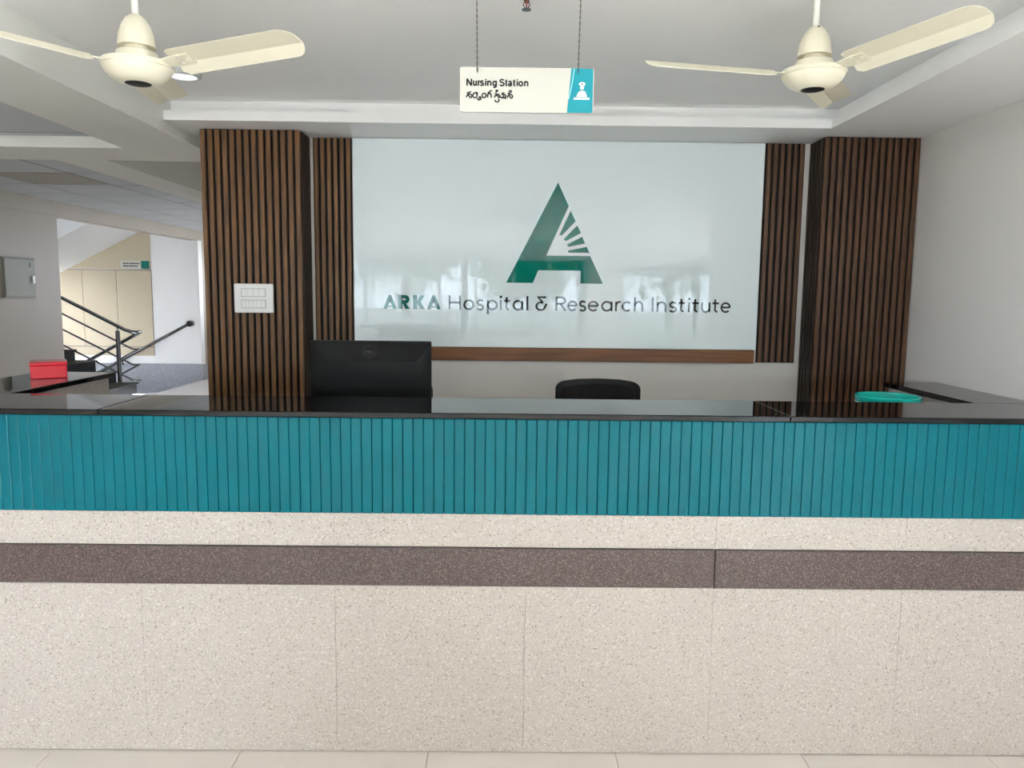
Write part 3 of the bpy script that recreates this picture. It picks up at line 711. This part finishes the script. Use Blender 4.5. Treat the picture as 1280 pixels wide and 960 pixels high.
    pen(arc(405, 527, 33, 36, 0, 360, 20)[:-1], True)
    pen([(466, 562), (466, 522), (478, 496), (502, 490), (522, 506), (526, 540), (526, 564)]); pen([(470, 480), (500, 470), (512, 450), (538, 448)])
    pen([(582, 560), (592, 530), (618, 520), (640, 536), (652, 562), (672, 552), (668, 520), (640, 506), (608, 500), (584, 492)]); pen([(600, 474), (622, 462), (636, 444), (612, 440), (600, 456)])
    pen([(596, 592), (592, 618), (620, 630), (654, 622), (660, 594), (640, 590)])
    pen([(690, 540), (704, 566), (728, 562), (736, 532), (728, 506), (700, 508)]); pen([(736, 532), (744, 562), (766, 558), (772, 528), (758, 508), (744, 520)]); pen([(700, 486), (724, 492), (748, 474)]); pen([(764, 556), (772, 584)])
    na(788, 4); pen([(816, 462), (836, 446), (870, 442)])
    part('telugu_lettering', mb, 'ink', t, world=True)
    # chains
    for px in (596.5, 722.0):
        x = X(px); top = ZC; zc = z1-0.010; mb = MB()
        kx = (x-0.003 if px < 650 else x+0.004)
        n = int((top-zc)/0.0075)
        for i in range(n):
            z = zc+(i+0.5)*(top-zc)/n; xx = x+(kx-x)*(i/n)
            ring = [(xx+(0.0018*math.cos(q) if i % 2 == 0 else 0), Y-0.0045+(0.0018*math.cos(q) if i % 2 else 0), z+0.0050*math.sin(q)) for q in [2*math.pi*j/6 for j in range(6)]]
            mb.tube(ring, 0.0007, 4, True)
        part('chain', mb, 'steel', t, world=True)
        part('chain_hook', MB().tube([(x, Y-0.0048, zc+0.002), (x, Y-0.0052, zc-0.004), (x, Y, zc-0.005)], 0.0012, 6), 'steel', t, world=True)
hanging_sign()

# ------------------------------------------------------------------ ceiling fans
def fan(loc, rot, label, size=1.0):
    t = thing('ceiling_fan', label, 'ceiling fan', loc, rot, 'ceiling fans')
    top = (ZC-loc[2])/size; t.scale = (size, size, size)
    part('down_rod', MB().lathe([(0.009, 0.12), (0.009, top)], n=14), 'rodwhite', t)
    part('canopy', MB().lathe([(0.012, top-0.012), (0.024, top-0.009), (0.030, top-0.003), (0.030, top)], n=24), 'cream', t)
    cv = part('bell_cover', MB().lathe([(0.040, 0.050), (0.048, 0.049), (0.0475, 0.060), (0.044, 0.083), (0.037, 0.104), (0.027, 0.121), (0.016, 0.131), (0.0105, 0.134)], n=32), 'cream', t)
    if size < 1:
        q = R(-92)-rot; part('cover_screw', MB().tube([(0.014*math.cos(q), 0.014*math.sin(q), 0.126), (0.0245*math.cos(q), 0.0245*math.sin(q), 0.126)], 0.0025, 8), 'ink', cv)
    part('shaft', MB().lathe([(0.030, 0.020), (0.030, 0.060)], n=20), 'cream', t)
    part('motor_housing', MB().lathe([(0.034, -0.0455), (0.050, -0.0435), (0.068, -0.034), (0.082, -0.020), (0.0875, -0.010), (0.0885, -0.006), (0.0925, -0.005), (0.0930, 0.003), (0.090, 0.009), (0.070, 0.013), (0.055, 0.015), (0.053, 0.018), (0.053, 0.033), (0.050, 0.036), (0.03, 0.037)], n=40), 'cream', t)
    part('bottom_cap', MB().lathe([(0.0, -0.0475), (0.030, -0.047), (0.034, -0.0455), (0.034, -0.044), (0.0, -0.044)], n=28, cap=False), 'ink', t)
    pit = Matrix.Rotation(R(-12), 4, 'X')      # right-hand edge higher when looking outward
    wv = 0.102
    # outline in (r, s): s<0 is the right-hand edge
    out = [(0.125, -wv*0.42), (0.14, -wv*0.5)]+arc(0.50-0.045, -wv*0.5+0.045, 0.045, 0.045, -90, -15, 5)+arc(0.50-0.03, wv*0.5-0.03, 0.03, 0.03, 0, 90, 4)+[(0.135, wv*0.5), (0.118, wv*0.40)]
    xs_crease = wv*0.16
    for k in range(3):
        rz = Matrix.Rotation(2*math.pi*k/3, 4, 'Z')
        def place(a, b, d):
            z = d - (0.0 if b < xs_crease else (b-xs_crease)*0.45) + 0.026*max(0, (a-0.1)/0.40)
            return rz @ (pit @ Vector((a, b, z)) + Vector((0, 0, 0.006)))
        # split the outline at the crease so that the flange bends
        lo = [p for p in out if p[1] <= xs_crease]; hi = [p for p in out if p[1] > xs_crease]
        xa, xb = 0.121, 0.4995
        mb = MB()
        mb.prism(lo+[(xb, xs_crease), (xa, xs_crease)], -0.0008, 0.0008, place)
        mb.prism([(xa, xs_crease), (xb, xs_crease)]+hi, -0.0008, 0.0008, place)
        bl = part('blade', mb, 'cream', t)
        br = MB().prism([(0.080, -0.014), (0.125, -0.022), (0.175, -0.022), (0.175, 0.022), (0.125, 0.022), (0.080, 0.014)], -0.0042, -0.001, place)
        part('blade_bracket', br, 'cream', t)
        sc = MB()
        for a, b in ((0.140, -0.014), (0.140, 0.014), (0.165, 0.0)):
            c = place(a, b, -0.0045); sc.lathe([(0.0045, -0.0012), (0.0045, 0.0015)], tuple(c), 8)
        part('blade_screw', sc, 'rodwhite', bl)
    return t
fan((-1.008, 2.182, 2.100), R(-18), 'cream three-blade ceiling fan at the left, beside the round downlight')
fan((0.852, 2.243, 2.121), R(-61), 'cream three-blade ceiling fan at the right, near the side wall soffit', 0.95)

# ------------------------------------------------------------------ small ceiling fittings
def fittings():
    t = thing('downlight', 'round white surface downlight behind the left ceiling fan', 'downlight', (-1.262, 3.11, ZC))
    part('trim_ring', MB().lathe([(0.052, -0.018), (0.066, -0.016), (0.070, 0.0)], n=32, cap=False), 'platedark', t)
    part('diffuser', MB().lathe([(0.0, -0.0185), (0.045, -0.0185), (0.053, -0.017)], n=32, cap=False), 'lamp', t)
    s = thing('sprinkler_head', 'small dark sprinkler head on the ceiling above the hanging sign', 'sprinkler', (0.046, 2.285, ZC))
    part('escutcheon', MB().lathe([(0.010, -0.006), (0.026, -0.004), (0.028, 0.0)], n=24), 'chrome', s)
    part('body', MB().lathe([(0.006, -0.020), (0.008, -0.012), (0.009, -0.004)], n=16), 'brass', s)
    part('bulb', MB().tube([(0, 0, -0.020), (0, 0, -0.036)], 0.002, 8), 'redbulb', s)
    for sx in (-1, 1): part('frame_arm', MB().tube([(sx*0.006, 0, -0.017), (sx*0.009, 0, -0.026), (sx*0.003, 0, -0.037)], 0.0016, 6), 'brass', s)
    part('deflector', MB().lathe([(0.003, -0.035), (0.013, -0.038), (0.013, -0.040), (0.002, -0.040)], n=16), 'steel', s)
fittings()

# ------------------------------------------------------------------ switch board on the left column
def switches():
    x0, x1, z0, z1 = -1.279, -1.096, 1.396, 1.532
    t = thing('switch_board', 'white modular switch board on the left wooden column', 'switch plate', ((x0+x1)/2, YK, z0))
    part('plate', MB().bbox((x0, YK-0.013, z0), (x1, YK-0.0005, z1), 0.004), 'plate', t, world=True)
    y = YK-0.013
    for (a, b, zz0, zz1, n) in ((0.20, 0.80, 0.57, 0.82, 4), (0.20, 0.80, 0.18, 0.43, 6)):
        xa = x0+(x1-x0)*a; xb = x0+(x1-x0)*b; za = z0+(z1-z0)*zz0; zb = z0+(z1-z0)*zz1
        fr = part('module_frame', MB().box((xa-0.003, y-0.0012, za-0.003), (xb+0.003, y, zb+0.003)), 'platedark', t, world=True)
        for k in range(n):
            p = (xb-xa)/n
            part('switch', MB().bbox((xa+k*p+0.0006, y-0.004, za), (xa+(k+1)*p-0.0006, y-0.0012, zb), 0.0008), 'plate', fr, world=True)
switches()

# ------------------------------------------------------------------ monitor
def monitor():
    x0, x1, z0, z1 = -0.763, -0.294, 1.030, 1.311; Y = 3.0
    t = thing('monitor', 'black computer monitor seen from behind on the work desk', 'monitor', ((x0+x1)/2, Y, 0.75))
    part('bezel', MB().bbox((x0, Y, z0), (x1, Y+0.022, z1), 0.004), 'blackgloss', t, world=True)
    # rear shell: sloping sides to a raised centre
    rim = [(x0+0.003, z0+0.003), (x1-0.003, z0+0.003), (x1-0.003, z1-0.003), (x0+0.003, z1-0.003)]
    mid = [(x0+0.050, z0+0.050), (x1-0.050, z0+0.050), (x1-0.050, z1-0.075), (x0+0.050, z1-0.075)]
    mb = MB(); v = [(a, Y, b) for a, b in rim]+[(a, Y-0.008, b) for a, b in rim]+[(a, Y-(0.045 if b > 1.1 else 0.020), b) for a, b in mid]
    mb.add(v, [(0,1,5,4), (1,2,6,5), (2,3,7,6), (3,0,4,7), (4,5,9,8), (5,6,10,9), (6,7,11,10), (7,4,8,11), (8,9,10,11)])
    sh = part('rear_shell', mb, 'blackgloss', t, world=True)
    # ribs on the sloping top
    def slope(u, w):   # u across, w 0 at the rim .. 1 at the raised edge
        return Vector((x0+0.05*w+0.003+u*((x1-x0)-0.1*w-0.006), Y-0.008-0.037*w-0.0006, z1-0.003-0.072*w))
    rb = MB()
    for i in range(9):
        w = 0.14+i*0.09; rb.tube([slope(0.03, w), slope(0.97, w)], 0.0006, 4)
    part('vent_rib', rb, 'black', sh, world=True)
    c = slope(0.5, 0.52); ex = Vector((1,0,0)); ez = (slope(0.5, 0)-slope(0.5, 1)).normalized()
    rg = MB().tube([c+ex*0.026*math.cos(q)+ez*0.026*math.sin(q) for q in [2*math.pi*k/28 for k in range(28)]], 0.0012, 5, True)
    part('logo_ring', rg, 'steel', sh, world=True)
    me = text_mesh('DELL', 'logo_letters'); xs = [v.co.x for v in me.vertices]; a, b = min(xs), max(xs); s = 0.034/(b-a)
    mb = MB().add([c-ez*0.006+ex*((v.co.x-(a+b)/2)*s)+ez*(v.co.y*s*1.1)+Vector((0,-0.001,0)) for v in me.vertices], [tuple(p.vertices) for p in me.polygons])
    part('logo_letters', mb, 'steel', sh, world=True); bpy.data.meshes.remove(me)
    xc = (x0+x1)/2
    part('stand_neck', MB().bbox((xc-0.03, Y-0.062, 0.765), (xc+0.03, Y-0.0455, 1.06), 0.004), 'black', t, world=True)
    part('stand_base', MB().prism(rrect(xc-0.12, Y-0.13, xc+0.12, Y+0.06, 0.03), 0.75, 0.765, lambda a, b, d: (a, b, d)), 'black', t, world=True)
monitor()

# ------------------------------------------------------------------ office chairs
def chair(loc, rz, label, topz=1.130, wide=0.375):
    t = thing('office_chair', label, 'chair', loc, rz, 'office chairs behind the counter')
    hw = wide/2
    # local: back at +y, sitter faces -y
    def back(inset, y0, y1):
        z0, z1 = 0.58+inset, topz-inset; a = hw-inset
        pts = [(-a*0.86, z0), (a*0.86, z0), (a, z0+0.2)]+arc(a-0.05, z1-0.045, 0.05, 0.036, 0, 80, 5)+[(a*0.5, z1-0.003), (0, z1), (-a*0.5, z1-0.003)]+arc(-a+0.05, z1-0.045, 0.05, 0.036, 100, 180, 5)+[(-a, z0+0.2)]
        return pts
    o, i = back(0, 0, 0), back(0.024, 0, 0)
    n = len(o); curve = lambda a: 0.20-0.5*a*a
    mb = MB(); v = []
    for pts in (o, i):
        for y in (-0.012, 0.012): v += [(a, curve(a)+y, b) for a, b in pts]
    f = []
    for k in range(n):
        j = (k+1) % n
        f += [(k, j, 2*n+j, 2*n+k), (n+k, 3*n+k, 3*n+j, n+j), (k, n+k, n+j, j), (2*n+k, 2*n+j, 3*n+j, 3*n+k)]
    mb.add(v, f); part('back_frame', mb, 'black', t)
    # mesh web: thin vertical and horizontal threads too fine to see through here
    pts = i; web = MB(); web.add([(a, curve(a)-0.002, b) for a, b in pts]+[(a, curve(a)+0.002, b) for a, b in pts], [tuple(range(n)), tuple(range(2*n-1, n-1, -1))]+[(k, n+k, n+(k+1) % n, (k+1) % n) for k in range(n)])
    part('back_mesh', web, 'fabric', t)
    part('lumbar_bar', MB().tube([(-0.12, 0.215, topz-0.085), (0, 0.225, topz-0.09), (0.12, 0.215, topz-0.085)], 0.010, 8), 'black', t)
    part('spine', MB().tube([(0, 0.235, topz-0.085), (0, 0.26, 0.62), (0, 0.16, 0.42), (0, 0.0, 0.40)], 0.018, 8), 'black', t)
    part('seat', MB().prism(rrect(-0.22, -0.24, 0.22, 0.19, 0.06), 0.41, 0.48, lambda a, b, d: (a, b, d)), 'fabric', t)
    for s in (-1, 1):
        part('armrest', MB().tube([(s*0.24, 0.06, 0.42), (s*0.25, 0.04, 0.62), (s*0.25, -0.16, 0.63), (s*0.25, -0.18, 0.61)], 0.014, 8), 'black', t)
    part('gas_lift', MB().lathe([(0.028, 0.10), (0.028, 0.25), (0.018, 0.25), (0.018, 0.41)], n=16), 'steel', t)
    for k in range(5):
        a = 2*math.pi*k/5+0.3; dx, dy = math.cos(a), math.sin(a)
        l = part('base_leg', MB().tube([(0.02*dx, 0.02*dy, 0.10), (0.25*dx, 0.25*dy, 0.075)], 0.016, 8), 'black', t)
        part('caster', MB().tube([(0.25*dx-0.02*dy, 0.25*dy+0.02*dx, 0.026), (0.25*dx+0.02*dy, 0.25*dy-0.02*dx, 0.026)], 0.026, 12), 'black', l)
chair((0.405, 3.20, 0), R(0), 'black mesh office chair standing free in the middle behind the counter')
chair((-0.512, 3.20, 0), R(0), 'black office chair mostly hidden behind the computer monitor', 1.115)

# ------------------------------------------------------------------ red box and turquoise bin
def loose():
    t = thing('plastic_box', 'small red plastic box on the left end of the black counter', 'box', (-1.925, 3.24, ZT), R(31))
    hx, hy, h = 0.066, 0.075, 0.068
    part('box_body', MB().bbox((-hx, -hy, 0), (hx, hy, h-0.014), 0.003), 'red', t)
    part('lid', MB().bbox((-hx-0.0015, -hy-0.0015, h-0.014), (hx+0.0015, hy+0.0015, h), 0.003), 'red', t)
    b = thing('waste_bin', 'turquoise plastic bin behind the counter near the right column, only its rim showing', 'bin', (1.453, 2.90, 0.75))
    H = 0.382
    part('bin_wall', MB().lathe([(0.085, 0.0), (0.088, 0.004), (0.106, H-0.02), (0.108, H-0.004), (0.104, H-0.004), (0.084, 0.006), (0.0, 0.006)], n=40, cap=False), 'turq', b)
    part('rim', MB().lathe([(0.107, H-0.022), (0.112, H-0.024), (0.115, H-0.014), (0.116, H-0.003), (0.113, H), (0.106, H-0.001), (0.104, H-0.010)], n=48, cap=False), 'turq', b)
    part('rim_groove', MB().lathe([(0.1135, H-0.030), (0.1155, H-0.027), (0.1135, H-0.0245)], n=48, cap=False), 'signcyan', b)
loose()
